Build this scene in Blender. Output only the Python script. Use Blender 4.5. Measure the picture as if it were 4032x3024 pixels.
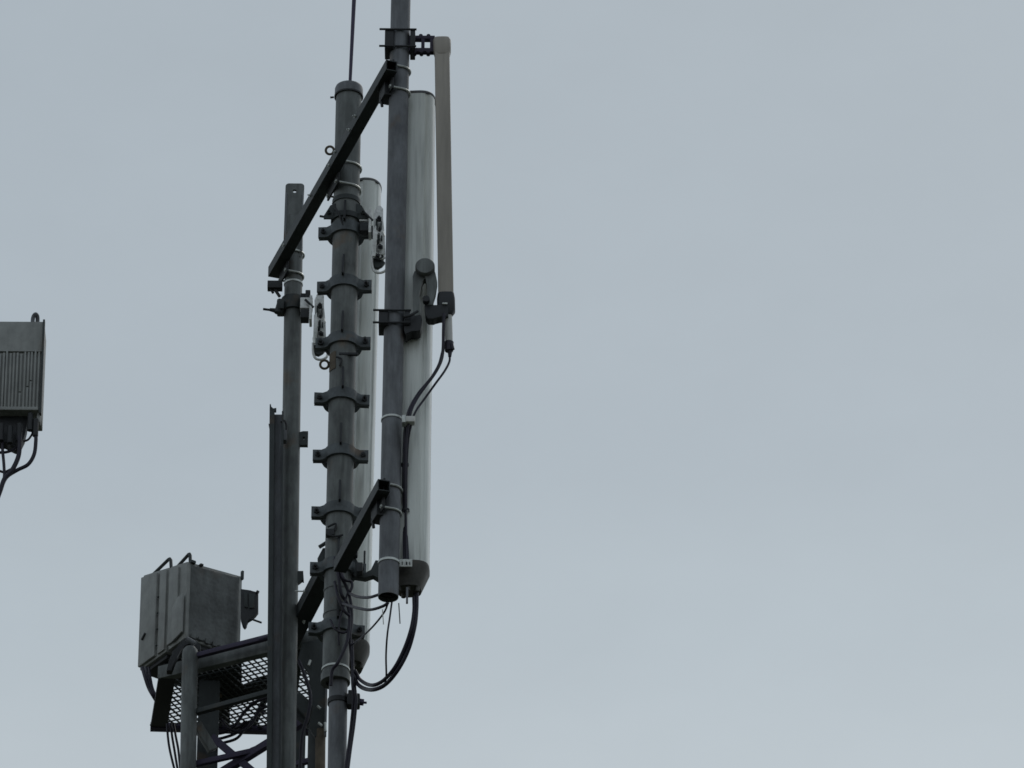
import bpy, bmesh, math, random
from mathutils import Vector, Matrix
random.seed(7)
C = bpy.context.scene.collection
for o in list(bpy.data.objects): bpy.data.objects.remove(o)
V = Vector
PI = math.pi

# ------------------------------------------------------------------ camera
ELEV, ROLL, DIST, WIDE = math.radians(32), math.radians(0.45), 45.0, 6.0
CAMZ = 1.6
CY, SY = math.cos(ELEV), math.sin(ELEV)
MASTY = DIST*CY
FW = V((0, CY, SY)); U0 = V((0, -SY, CY)); R0 = V((1, 0, 0))
RT = R0*math.cos(ROLL) + U0*math.sin(ROLL)
UP = U0*math.cos(ROLL) - R0*math.sin(ROLL)
FPX = 4032*DIST/WIDE
CAMP = V((0, 0, CAMZ))
cam = bpy.data.cameras.new('camera'); co = bpy.data.objects.new('camera', cam); C.objects.link(co)
m = Matrix((RT, UP, -FW)).transposed().to_4x4(); m.translation = CAMP
co.matrix_world = m
cam.sensor_width = 36; cam.lens = 36*FPX/4032
cam.clip_start = 0.5; cam.clip_end = 6000
bpy.context.scene.camera = co

# ------------------------------------------------------------------ sky and sun (overcast)
SUN_EL, SUN_AZ = math.radians(50), math.radians(30)      # behind the mast, a little to the right
w = bpy.data.worlds.new('World'); bpy.context.scene.world = w; w.use_nodes = True
nt = w.node_tree; nt.nodes.clear()
N = nt.nodes.new; L = nt.links.new
out = N('ShaderNodeOutputWorld'); bg = N('ShaderNodeBackground'); bg.inputs[1].default_value = 0.1
sky = N('ShaderNodeTexSky'); sky.sky_type = 'NISHITA'; sky.sun_disc = False
sky.sun_elevation = SUN_EL; sky.sun_rotation = SUN_AZ; sky.dust_density = 4; sky.air_density = 1.5
tc = N('ShaderNodeTexCoord'); sep = N('ShaderNodeSeparateXYZ'); L(tc.outputs['Generated'], sep.inputs[0])
ramp = N('ShaderNodeValToRGB'); L(sep.outputs[2], ramp.inputs[0])
def lin(*c): return tuple(((x/255+.055)/1.055)**2.4 for x in c)+(1,)
cr0 = ramp.color_ramp; cr0.interpolation = 'EASE'
cr0.elements[0].position = 0.0; cr0.elements[0].color = lin(186, 193, 198)
cr0.elements[1].position = 1.0; cr0.elements[1].color = lin(160, 172, 182)
for p_, c_ in ((.485, (191, 202, 209)), (.505, (184, 196, 204)), (.525, (177, 189, 198)), (.575, (173, 185, 194)), (.75, (168, 179, 188))):
    e = cr0.elements.new(p_); e.color = lin(*c_)
noi = N('ShaderNodeTexNoise'); noi.inputs['Scale'].default_value = 7; noi.inputs['Detail'].default_value = 5
mp = N('ShaderNodeMapping'); L(tc.outputs['Generated'], mp.inputs[0]); mp.inputs['Scale'].default_value = (1, 1, 2.0); L(mp.outputs[0], noi.inputs[0])
mr = N('ShaderNodeMapRange'); L(noi.outputs[0], mr.inputs[0]); mr.inputs[3].default_value = 8.55; mr.inputs[4].default_value = 9.65
noi2 = N('ShaderNodeTexNoise'); noi2.inputs['Scale'].default_value = 45; noi2.inputs['Detail'].default_value = 7; noi2.inputs['Roughness'].default_value = .6; L(mp.outputs[0], noi2.inputs[0])
mr2 = N('ShaderNodeMapRange'); L(noi2.outputs[0], mr2.inputs[0]); mr2.inputs[3].default_value = .965; mr2.inputs[4].default_value = 1.035
mul = N('ShaderNodeMath'); mul.operation = 'MULTIPLY'; L(mr.outputs[0], mul.inputs[0]); L(mr2.outputs[0], mul.inputs[1]); mr = mul
vm = N('ShaderNodeVectorMath'); vm.operation = 'SCALE'; L(ramp.outputs[0], vm.inputs[0]); L(mr.outputs[0], vm.inputs['Scale'])
mix = N('ShaderNodeMix'); mix.data_type = 'RGBA'; mix.inputs[0].default_value = 0.94
L(sky.outputs[0], mix.inputs[6]); L(vm.outputs[0], mix.inputs[7]); L(mix.outputs[2], bg.inputs[0]); L(bg.outputs[0], out.inputs[0])
sl = bpy.data.lights.new('sun', 'SUN'); sl.energy = 0.7; sl.angle = math.radians(25); sl.color = (1, .97, .92)
so = bpy.data.objects.new('sun', sl); C.objects.link(so)
sd = V((math.sin(SUN_AZ)*math.cos(SUN_EL), math.cos(SUN_AZ)*math.cos(SUN_EL), math.sin(SUN_EL)))
so.rotation_euler = sd.to_track_quat('Z', 'Y').to_euler(); so.location = (10, 60, 60)
sc = bpy.context.scene
sc.view_settings.view_transform = 'Standard'; sc.view_settings.look = 'None'
sc.view_settings.exposure = 0; sc.view_settings.gamma = 1
sc.render.engine = 'CYCLES'; sc.cycles.max_bounces = 5; sc.cycles.filter_width = 1.6

# ------------------------------------------------------------------ placing helpers
def ray(px, py):
    return FW + RT*((px-2016)/FPX) - UP*((py-1512)/FPX)
def P(px, py, d):                       # point in the vertical plane d metres behind the mast plane
    r = ray(px, py); return CAMP + r*((MASTY+d)/r.y)
def PZ(px, py, z):                      # point in the horizontal plane z
    r = ray(px, py); return CAMP + r*((z-CAMZ)/r.z)
def proj(p):
    q = p-CAMP; f = q.dot(FW); return 2016+FPX*q.dot(RT)/f, 1512-FPX*q.dot(UP)/f
MM = WIDE/4032
ZV = V((0, 0, 1))

# ------------------------------------------------------------------ materials
def mat(name, col, rough=.6, metal=0, var=.25, scale=9, stretch=1.0, bump=.15, tint=None, spots=0, coat=0, fine=60, streak=0):
    m = bpy.data.materials.new(name); m.use_nodes = True
    t = m.node_tree; b = t.nodes['Principled BSDF']; N = t.nodes.new; L = t.links.new
    b.inputs['Roughness'].default_value = rough; b.inputs['Metallic'].default_value = metal
    b.inputs['Coat Weight'].default_value = coat
    tc = N('ShaderNodeTexCoord'); mp = N('ShaderNodeMapping'); L(tc.outputs['Object'], mp.inputs[0])
    mp.inputs['Scale'].default_value = (1, 1, stretch)
    n = N('ShaderNodeTexNoise'); n.inputs['Scale'].default_value = scale; n.inputs['Detail'].default_value = 6
    n.inputs['Roughness'].default_value = .65; L(mp.outputs[0], n.inputs[0])
    r = N('ShaderNodeValToRGB'); L(n.outputs[0], r.inputs[0])
    r.color_ramp.elements[0].position = .32; r.color_ramp.elements[1].position = .68
    lo = [c*(1-var) for c in col]; hi = [min(.9, c*(1+var)) for c in col]
    if tint: lo = [a*(1-.5)+b_*.5 for a, b_ in zip(lo, tint)]
    r.color_ramp.elements[0].color = (*lo, 1); r.color_ramp.elements[1].color = (*hi, 1)
    src = r.outputs[0]
    if spots:                            # rust and dirt patches
        n2 = N('ShaderNodeTexNoise'); n2.inputs['Scale'].default_value = 5; n2.inputs['Detail'].default_value = 8; L(tc.outputs['Object'], n2.inputs[0])
        r2 = N('ShaderNodeValToRGB'); L(n2.outputs[0], r2.inputs[0])
        r2.color_ramp.elements[0].position = .60; r2.color_ramp.elements[1].position = .70
        r2.color_ramp.elements[0].color = (0, 0, 0, 1); r2.color_ramp.elements[1].color = (spots,)*3+(1,)
        mx = N('ShaderNodeMix'); mx.data_type = 'RGBA'; L(r2.outputs[0], mx.inputs[0]); L(src, mx.inputs[6])
        mx.inputs[7].default_value = (.16, .10, .055, 1); src = mx.outputs[2]
    if streak:                           # dirt runs drawn down the surface
        mp2 = N('ShaderNodeMapping'); L(tc.outputs['Object'], mp2.inputs[0]); mp2.inputs['Scale'].default_value = (1, 1, .05)
        n4 = N('ShaderNodeTexNoise'); n4.inputs['Scale'].default_value = 42; n4.inputs['Detail'].default_value = 5; L(mp2.outputs[0], n4.inputs[0])
        n5 = N('ShaderNodeTexNoise'); n5.inputs['Scale'].default_value = 2.2; n5.inputs['Detail'].default_value = 4; L(tc.outputs['Object'], n5.inputs[0])
        r4 = N('ShaderNodeMapRange'); L(n4.outputs[0], r4.inputs[0]); r4.inputs[1].default_value = .42; r4.inputs[2].default_value = .64
        r5 = N('ShaderNodeMapRange'); L(n5.outputs[0], r5.inputs[0]); r5.inputs[1].default_value = .35; r5.inputs[2].default_value = .65
        ml = N('ShaderNodeMath'); ml.operation = 'MULTIPLY'; L(r4.outputs[0], ml.inputs[0]); L(r5.outputs[0], ml.inputs[1])
        ml2 = N('ShaderNodeMath'); ml2.operation = 'MULTIPLY'; L(ml.outputs[0], ml2.inputs[0]); ml2.inputs[1].default_value = streak
        mx = N('ShaderNodeMix'); mx.data_type = 'RGBA'; L(ml2.outputs[0], mx.inputs[0]); L(src, mx.inputs[6])
        mx.inputs[7].default_value = (*[c*.45 for c in col], 1); src = mx.outputs[2]
    L(src, b.inputs['Base Color'])
    n3 = N('ShaderNodeTexNoise'); n3.inputs['Scale'].default_value = fine; n3.inputs['Detail'].default_value = 4; L(mp.outputs[0], n3.inputs[0])
    bp = N('ShaderNodeBump'); bp.inputs['Strength'].default_value = bump; bp.inputs['Distance'].default_value = .004
    L(n3.outputs[0], bp.inputs['Height']); L(bp.outputs[0], b.inputs['Normal'])
    rr = N('ShaderNodeMapRange'); L(n.outputs[0], rr.inputs[0]); rr.inputs[3].default_value = max(0, rough-.12); rr.inputs[4].default_value = min(1, rough+.12)
    L(rr.outputs[0], b.inputs['Roughness'])
    return m
M = dict(
    steel=mat('galvanised_steel', (.138, .148, .146), .6, .25, .45, 11, .4, .25, spots=.6, streak=.7),
    steel_l=mat('pale_galvanised_steel', (.145, .152, .165), .6, .25, .42, 12, .35, .25, spots=.4, streak=.6),
    clampm=mat('darkened_galvanised_steel', (.092, .104, .112), .58, .3, .4, 14, .8, .25, spots=.55),
    dark=mat('dark_steel', (.045, .053, .055), .65, .2, .3, 10, .6, spots=.35),
    armm=mat('blackened_steel', (.020, .026, .028), .6, .1, .35, 12, .6, spots=.25),
    black=mat('black_metal', (.022, .024, .028), .6, .1, .3, 14),
    zinc=mat('bright_zinc', (.80, .82, .80), .35, .2, .35, 30, 1, .35),
    zincband=mat('zinc_strap', (.55, .57, .55), .4, .5, .2, 20),
    white=mat('radome_plastic', (.76, .79, .76), .30, 0, .12, 16, .06, .04, tint=(.55, .57, .54), coat=.4, streak=.75),
    brown=mat('taupe_paint', (.335, .303, .266), .5, 0, .18, 10, .12, .08, streak=.25),
    grey=mat('grey_cabinet_paint', (.28, .288, .28), .6, 0, .24, 10, .7, .15, spots=.35, streak=.35),
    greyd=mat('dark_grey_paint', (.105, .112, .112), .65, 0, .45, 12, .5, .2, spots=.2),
    tail=mat('pale_plastic', (.52, .52, .50), .5, 0, .08),
    cable=mat('black_violet_cable', (.010, .0075, .021), .55, 0, .3, 20),
    violet=mat('violet_grey_steel', (.046, .036, .075), .6, .1, .25, 12),
    capm=mat('dark_plastic', (.06, .058, .052), .6, 0, .35, 18, 1, .2, spots=.25),
    plate=mat('pale_label_plate', (.6, .62, .6), .5, 0, .3, 60),
    clip=mat('white_clip', (.6, .6, .58), .5, 0, .1),
    dviolet=mat('near_black_violet_steel', (.024, .016, .038), .6, .1, .3, 12),
    rust=mat('rusty_steel', (.115, .092, .066), .8, 0, .35, 14, 1, .3),
    concrete=mat('concrete', (.3, .29, .27), .9, 0, .2, 3),
    ground=mat('grass_and_soil', (.05, .055, .035), .95, 0, .4, .4),
)

# ------------------------------------------------------------------ mesh helpers
def frames(pts, closed=False):
    n = len(pts); T = []
    for i in range(n):
        a = pts[(i-1) % n] if (closed or i > 0) else pts[0]
        b = pts[(i+1) % n] if (closed or i < n-1) else pts[-1]
        T.append((b-a).normalized())
    up = V((0, 0, 1)) if abs(T[0].z) < .9 else V((0, 1, 0))
    nrm = (up - T[0]*up.dot(T[0])).normalized(); fr = []
    for i in range(n):
        if i: 
            nrm = nrm - T[i]*nrm.dot(T[i]); nrm.normalize()
        fr.append((nrm.copy(), T[i].cross(nrm)))
    return fr
def tube(bm, pts, r, seg=14, caps=True, closed=False, shell=0):
    pts = [V(p) for p in pts]; fr = frames(pts, closed); n = len(pts)
    rs = r if isinstance(r, (list, tuple)) else [r]*n
    rings = []
    for p, (a, b), q in zip(pts, fr, rs):
        rings.append([bm.verts.new(p + a*(q*math.cos(2*PI*k/seg)) + b*(q*math.sin(2*PI*k/seg))) for k in range(seg)])
    for i in range(n if closed else n-1):
        A, B = rings[i], rings[(i+1) % n]
        for k in range(seg):
            f = bm.faces.new((A[k], A[(k+1) % seg], B[(k+1) % seg], B[k])); f.smooth = True
    if caps and not closed:
        bm.faces.new(rings[0][::-1]); bm.faces.new(rings[-1])
    return rings
def hollow(bm, p0, p1, r, t=.005, seg=28):        # open-ended pipe
    p0, p1 = V(p0), V(p1); a = (p1-p0).normalized()
    pr = [(p0, r), (p1, r), (p1, r-t), (p0, r-t)]
    fr = frames([p0, p1])[0]; rings = []
    for p, q in pr: rings.append([bm.verts.new(p + fr[0]*(q*math.cos(2*PI*k/seg)) + fr[1]*(q*math.sin(2*PI*k/seg))) for k in range(seg)])
    for i in range(4):
        A, B = rings[i], rings[(i+1) % 4]
        for k in range(seg):
            f = bm.faces.new((A[k], A[(k+1) % seg], B[(k+1) % seg], B[k])); f.smooth = i in (0, 2)
def box(bm, c, ax, ay, az, sx, sy, sz, bev=.003):
    c = V(c); vs = [bm.verts.new(c + ax*(sx/2*i) + ay*(sy/2*j) + az*(sz/2*k)) for i in (-1, 1) for j in (-1, 1) for k in (-1, 1)]
    F = [(0, 1, 3, 2), (4, 6, 7, 5), (0, 4, 5, 1), (2, 3, 7, 6), (0, 2, 6, 4), (1, 5, 7, 3)]
    fs = [bm.faces.new([vs[i] for i in f]) for f in F]
    if bev:
        es = {e for f in fs for e in f.edges}
        bmesh.ops.bevel(bm, geom=list(es), offset=min(bev, min(sx, sy, sz)*.3), segments=2, affect='EDGES', profile=.6)
def prism(bm, poly, vec, bev=0):
    poly = [V(p) for p in poly]; vec = V(vec)
    a = [bm.verts.new(p) for p in poly]; b = [bm.verts.new(p+vec) for p in poly]; n = len(a)
    fs = [bm.faces.new(a), bm.faces.new(b[::-1])]
    for i in range(n): fs.append(bm.faces.new((a[i], b[i], b[(i+1) % n], a[(i+1) % n])))
    if bev:
        es = {e for f in fs for e in f.edges}
        bmesh.ops.bevel(bm, geom=list(es), offset=bev, segments=2, affect='EDGES', profile=.6)
def loft(bm, sections, caps=True, smooth=True):
    rings = [[bm.verts.new(p) for p in s] for s in sections]; n = len(rings[0])
    for A, B in zip(rings, rings[1:]):
        for k in range(n):
            f = bm.faces.new((A[k], A[(k+1) % n], B[(k+1) % n], B[k])); f.smooth = smooth
    if caps: bm.faces.new(rings[0][::-1]); bm.faces.new(rings[-1])
def cyl(bm, c, axis, r, h, seg=14):
    axis = V(axis).normalized(); c = V(c); tube(bm, [c-axis*h/2, c+axis*h/2], r, seg)
def hexbolt(bm, c, axis, r=.011, h=.012, stud=.03):
    axis = V(axis).normalized(); c = V(c); tube(bm, [c, c+axis*h, c+axis*(h+.0005), c+axis*(h+stud)], [r, r, r*.45, r*.45], 6)
def cr(pts, k=8):                                   # Catmull-Rom
    pts = [V(p) for p in pts]; q = [pts[0]*2-pts[1]] + pts + [pts[-1]*2-pts[-2]]; o = []
    for i in range(1, len(q)-2):
        for s in range(k):
            t = s/k; a, b, c, d = q[i-1:i+3]
            o.append(.5*((2*b) + (c-a)*t + (2*a-5*b+4*c-d)*t*t + (3*b-a-3*c+d)*t**3))
    o.append(pts[-1]); return o
def torus_arc(c, u, v, R, a0, a1, n=18): return [c + u*(R*math.cos(a0+(a1-a0)*i/n)) + v*(R*math.sin(a0+(a1-a0)*i/n)) for i in range(n+1)]

SPLIT = {'bolt', 'stud', 'connector', 'hook', 'side_bolt', 'cross_beam', 'cross_brace', 'rail', 'hinge_plate', 'strap', 'knee_brace', 'saddle', 'outrigger', 'flange', 'edge_rib', 'bolt_block', 'collar', 'top_lug', 'handle', 'u_bolt', 'side_plate', 'clamp_arm', 'clamp_jaw', 'bracket_ear', 'lug', 'cable', 'tie_bar', 'ledge', 'cover'}
class MB:                                           # one mesh object
    def __init__(s): s.bm = bmesh.new()
    def build(s, name, m, parent=None, label=None, cat=None, group=None, kind=None, base=None):
        if parent is not None and name in SPLIT:
            seen = set(); isl = []
            s.bm.verts.ensure_lookup_table()
            for v0 in s.bm.verts:
                if v0 in seen: continue
                st = [v0]; seen.add(v0); cur = []
                while st:
                    v = st.pop(); cur.append(v)
                    for e_ in v.link_edges:
                        o_ = e_.other_vert(v)
                        if o_ not in seen: seen.add(o_); st.append(o_)
                isl.append(cur)
            if len(isl) > 1:
                first = None
                for cur in isl:
                    nb = MB(); mp_ = {v: nb.bm.verts.new(v.co) for v in cur}
                    fs = {f for v in cur for f in v.link_faces}
                    for f in fs:
                        g = nb.bm.faces.new([mp_[v] for v in f.verts]); g.smooth = f.smooth
                    o = nb._build(name, m, parent, label, cat, group, kind, base); first = first or o
                s.bm.free(); return first
        return s._build(name, m, parent, label, cat, group, kind, base)
    def _build(s, name, m, parent=None, label=None, cat=None, group=None, kind=None, base=None):
        bmesh.ops.recalc_face_normals(s.bm, faces=s.bm.faces)
        org = V(parent['org']) if parent is not None else (V(base) if base is not None else V((0, 0, 0)))
        if parent is None and base is None:
            vs = [v.co for v in s.bm.verts]; zz = min(v.z for v in vs); org = sum(vs, V())/len(vs); org.z = zz
        for v in s.bm.verts: v.co -= org
        me = bpy.data.meshes.new(name); s.bm.to_mesh(me); s.bm.free()
        me.materials.append(M[m] if isinstance(m, str) else m)
        try: me.set_sharp_from_angle(angle=math.radians(38))
        except Exception: pass
        o = bpy.data.objects.new(name, me); C.objects.link(o)
        if parent is not None: o.parent = parent
        else: o.location = org
        o['org'] = list(org)
        tag(o, label, cat, group, kind); return o
def tag(o, label=None, cat=None, group=None, kind=None):
    for k, v in (('label', label), ('category', cat), ('group', group), ('kind', kind)):
        if v: o[k] = v
def thing(name, loc, label, cat, group=None):
    o = bpy.data.objects.new(name, None); C.objects.link(o); o.empty_display_size = .1
    o.location = loc; o['org'] = list(V(loc)); tag(o, label, cat, group); return o
def cable(pts, r, name, label, cat='cable', group=None, m='cable', k=8, seg=10):
    b = MB(); tube(b.bm, cr(pts, k), r, seg); return b.build(name, m, None, label, cat, group)

# ------------------------------------------------------------------ the ground
b = MB(); S = 3000
vs = [b.bm.verts.new(p) for p in ((-S, -S, 0), (S, -S, 0), (S, S, 0), (-S, S, 0))]; b.bm.faces.new(vs)
b.build('ground', 'ground', kind='structure', base=(0, 0, 0))

# ------------------------------------------------------------------ layout: upper arm, then the poles from it
DN = -1.25                                            # depth of the arm's near end
A0 = P(1542, 258, DN)                                 # near end, axis
A1 = PZ(1077, 1074, A0.z)                             # far end, same height
ADIR = (A1-A0).normalized(); ALEN = (A1-A0).length
ASD = ADIR.cross(ZV).normalized()                     # to the right of the arm, where the poles stand
if ASD.x < 0: ASD = -ASD
AH = .034
class Pole:
    def __init__(s, xt, yt, xb, yb, r, d=None):
        s.l = (xt, yt, xb, yb); s.r = r
        if d is None:
            lo, hi = -.4, ALEN+.6
            def f(t):
                q = proj(A0+ADIR*t+ASD*(AH+r)); return q[0]-s.px(q[1])
            for _ in range(50):
                mid = (lo+hi)/2
                if f(mid) > 0: lo = mid
                else: hi = mid
            s.t = lo; s.d = (A0+ADIR*lo+ASD*(AH+r)).y - MASTY
        else: s.d = d
        s.top, s.bot = P(xt, yt, s.d), P(xb, yb, s.d)
        s.ax = (s.top-s.bot).normalized()
    def px(s, y): xt, yt, xb, yb = s.l; return xt+(xb-xt)*(y-yt)/(yb-yt)
    def at(s, y): return P(s.px(y), y, s.d)
    def atz(s, z): return s.bot + s.ax*((z-s.bot.z)/s.ax.z)
RP = Pole(1578, 0, 1529, 2340, .0575)
CP = Pole(1374, 350, 1318, 2800, .077)
LP = Pole(1160, 760, 1128, 3024, .054)
print('depths', RP.d, CP.d, LP.d, 'arm', A0, A1, ALEN)
TOCAM = V((0, -1, 0)); X = V((1, 0, 0)); Y = V((0, 1, 0))

# ------------------------------------------------------------------ U-bolts, straps
def ubolt(bm, c, r, v, Lg, rod=.0065):               # v: horizontal direction from pole to arm
    s = v.cross(ZV); R = r+rod+.001
    pts = [c+s*R+v*Lg] + [c + s*(R*math.cos(a)) - v*(R*math.sin(a)) for a in [PI*i/14 for i in range(15)]] + [c-s*R+v*Lg]
    tube(bm, pts, rod, 8)
    for q in (1, -1): tube(bm, [c+s*(q*R)+v*(Lg-.014), c+s*(q*R)+v*(Lg-.002)], .0125, 6)
def strap(bm, c, ax, r, h, t=.004, a0=0, a1=2*PI, n=32, u=None):
    u = u or X; v = ax.cross(u).normalized(); u = v.cross(ax)
    secs = []; closed = abs(a1-a0-2*PI) < 1e-6
    for i in range(n+(0 if closed else 1)):
        a = a0+(a1-a0)*i/n; dr = u*math.cos(a)+v*math.sin(a)
        secs.append([c+dr*r-ax*h/2, c+dr*(r+t)-ax*h/2, c+dr*(r+t)+ax*h/2, c+dr*r+ax*h/2])
    rings = [[bm.verts.new(p) for p in q] for q in secs]; N_ = len(rings)
    for i in range(N_ if closed else N_-1):
        A, B = rings[i], rings[(i+1) % N_]
        for k in range(4): bm.faces.new((A[k], A[(k+1) % 4], B[(k+1) % 4], B[k]))
    if not closed: bm.faces.new(rings[0]); bm.faces.new(rings[-1][::-1])

# ================================================================== RIGHT POLE
t = thing('mounting_pole', RP.at(2352), 'pale grey round pole on the right, open at its foot, carrying the slim taupe antenna', 'pole')
b = MB(); hollow(b.bm, RP.at(2352), RP.at(-500), RP.r); b.build('pipe', 'steel_l', t)
b = MB(); strap(b.bm, RP.at(1655), RP.ax, RP.r+.001, .012, .004); b.build('strap', 'zincband', t)
b = MB(); strap(b.bm, RP.at(2218), RP.ax, RP.r+.001, .014, .004); b.build('strap', 'zincband', t)
b = MB(); c = RP.at(2300); tube(b.bm, [c, c-RP.ax*.06], RP.r-.006, 24); b.build('end_plug', 'black', t)

# ================================================================== CENTRAL MAST
t = thing('mast_pole', CP.atz(CP.bot.z), 'stout dark grey central mast with a domed cap and a row of eared clamps', 'mast')
JY = 2680
b = MB(); tube(b.bm, [CP.at(JY), CP.at(378)], CP.r, 36); b.build('pipe', 'steel', t)
b = MB()
base = CP.at(380); cap = [(0, CP.r+.0075), (.05, CP.r+.0075), (.063, CP.r+.003), (.072, CP.r*.86), (.078, CP.r*.6), (.080, CP.r*.2)]
tube(b.bm, [base+CP.ax*h for h, _ in cap], [r for _, r in cap], 36); capo = b.build('cap', 'steel_l', t)
b = MB(); strap(b.bm, base-CP.ax*.003, CP.ax, CP.r+.002, .01, .008)
c = base-CP.ax*.006-X*(CP.r+.012); tube(b.bm, [c, c-X*.022-ZV*.002], .006, 8); b.build('tie', 'black', capo)
LOWP = Pole(1333, JY-60, 1327, 3024, .0535, CP.d)
b = MB(); tube(b.bm, [LOWP.at(3600), LOWP.at(JY-90)], LOWP.r, 32); b.build('lower_pipe', 'steel_l', t)
b = MB(); c = CP.at(JY); strap(b.bm, c+V((0,0,.01)), CP.ax, LOWP.r+.002, .05, CP.r-LOWP.r+.006); b.build('reducing_collar', 'steel', t)
b = MB(); strap(b.bm, CP.at(2640), CP.ax, CP.r+.001, .012, .004); b.build('strap', 'zincband', t)
for yy in (2425, 2330): 
    b = MB(); strap(b.bm, CP.at(yy), CP.ax, CP.r+.001, .010, .003); b.build('strap', 'steel', t)
# eared clamps
def clamp(yc, plate=False):
    c = CP.at(yc); b = MB(); h = .070+random.uniform(-.003, .003); r = CP.r; th = .016
    Rz = Matrix.Rotation(math.radians(random.uniform(-5, 5)), 3, 'Z'); X = Rz @ V((1, 0, random.uniform(-.02, .02))); Y = Rz @ V((0, 1, 0))
    secs = []; n = 30
    prof = []
    # outline of a clamp half in plan: ear, fillet, arc, fillet, ear
    for i in range(n+1):
        a = PI + PI*i/n; prof.append((math.cos(a), math.sin(a)))
    for side in (-1,):
        outer = [(-.162, -.012), (-.112, -.012)] + [(-(r+th)*math.cos(q)-.0, -(r+th)*math.sin(q)) for q in [.33+(PI-.66)*i/20 for i in range(21)]] + [(.112, -.012), (.162, -.012)]
        inner = [(.162, .010), (r+.001, .010)] + [((r+.001)*math.cos(q), -(r+.001)*math.sin(q)) for q in [.05+(PI-.1)*i/20 for i in range(21)]] + [(-(r+.001), .010), (-.162, .010)]
        poly = [c + X*x + Y*y - CP.ax*(h/2) for x, y in outer+inner]
        prism(b.bm, poly, CP.ax*h)
    # back half
    poly = [c + X*x + Y*y - CP.ax*(h/2) for x, y in [(-.16, .016), (-(r+th), .016)] + [(-(r+th)*math.cos(q), .016+(r+th-.01)*math.sin(q)) for q in [PI*i/16 for i in range(1, 16)]] + [(r+th, .016), (.16, .016), (.16, .03), (r+th+.016, .03)] + [((r+th+.012)*math.cos(q), .03+(r+th)*math.sin(q)) for q in [PI*i/16 for i in range(1, 16)]] + [(-(r+th+.016), .03), (-.16, .03)]]
    try: prism(b.bm, poly, CP.ax*h)
    except Exception: pass
    o = b.build('clamp', 'clampm', t)
    for q in (-1, 1):
        b = MB(); hexbolt(b.bm, c+X*(q*.132)-Y*.012, -Y, random.uniform(.015, .020), .014, random.uniform(.006, .035)); b.build('bolt', 'black', o)
    b = MB()                                            # upright gusset fin above the clamp, standing out of the pole
    f0 = c - Y*(r-.002) ; 
    prism(b.bm, [f0+CP.ax*(h*.3)-X*.006, f0+CP.ax*(h*.3)-Y*.05-X*.006, f0+CP.ax*(h*.5+.02)-Y*.05-X*.006, f0+CP.ax*.185-X*.006], X*.012)
    b.build('gusset', 'black', o)
    return o
for yc in (915, 1129, 1352, 1573, 1795, 2020, 2241, 2480): clamp(yc)
# lifting eyes on the mast's left side
for yy, rr in ((600, .024), (1443, .025)):
    b = MB(); c = CP.at(yy) + V((-(CP.r+rr+.004), -.02, 0)); u = V((1, 0, 0)); v = V((0, -.35, .93))
    tube(b.bm, torus_arc(c, u, v, rr, 0, 2*PI, 24)[:-1], .0075, 8, closed=True)
    tube(b.bm, [c+X*rr, c+X*(rr+.02)], .009, 8); b.build('eye_bolt', 'rust', t)
# flanged collar with hinge plates below the arm
b = MB(); c = CP.at(795)
strap(b.bm, CP.at(800), CP.ax, CP.r+.001, .03, .006); strap(b.bm, CP.at(868), CP.ax, CP.r+.001, .035, .012)
b.build('collar', 'dark', t)
b = MB()
for q in (-1, 1):
    o_ = CP.at(868)+X*(q*(CP.r+.004))
    prism(b.bm, [o_+V((-q*.02, -.05, .09)), o_+V((q*.012, -.05, .075)), o_+V((q*.05, -.05, 0)), o_+V((q*.05, -.05, -.02)), o_+V((-q*.03, -.05, -.02))], V((0, .012, 0)), .002)
    hexbolt(b.bm, o_+V((q*.02, -.052, .02)), -Y, .014, .012, .02)
tube(b.bm, [CP.at(872)+V((-.10, -.04, 0)), CP.at(872)+V((-.155, -.05, .004))], .007, 8)
b.build('hinge_plate', 'dark', t)
b = MB()                                                # small hooks and a thin lead on the face of the mast
for x0, y0, x1, y1, x2, y2 in ((1290, 2075, 1322, 2062, 1318, 2088), (1288, 2105, 1318, 2112, 1350, 2106), (1326, 1405, 1345, 1415, 1338, 1440), (1310, 800, 1338, 850, 1352, 890)):
    tube(b.bm, cr([P(x0, y0, CP.d-.088), P(x1, y1, CP.d-.094), P(x2, y2, CP.d-.086)], 5), .0065, 8)
box(b.bm, P(1300, 2100, CP.d-.07), X, Y, ZV, .05, .04, .04)
box(b.bm, P(1372, 1395, CP.d-.07), X, Y, ZV, .11, .02, .016)
b.build('hook', 'black', t)
# rusty patch plate
b = MB(); c = CP.at(1440)
strap(b.bm, c, CP.ax, CP.r+.001, .12, .003, math.radians(195), math.radians(240), 10); b.build('patch', 'rust', t)

# ================================================================== LIGHTNING ROD
rt = P(1394, -700, CP.d); rb = P(1377, 352, CP.d)
t = thing('lightning_rod', rb, 'thin violet grey rod standing upright on the domed mast cap', 'rod')
b = MB(); tube(b.bm, [rb, P(1394, 0, CP.d), P(1405, -700, CP.d)], [.0095, .0125, .0125], 12); b.build('rod', 'violet', t)
b = MB(); tube(b.bm, [rb-ZV*.012, rb+ZV*.025], .014, 12); b.build('socket', 'steel', t)

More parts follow.
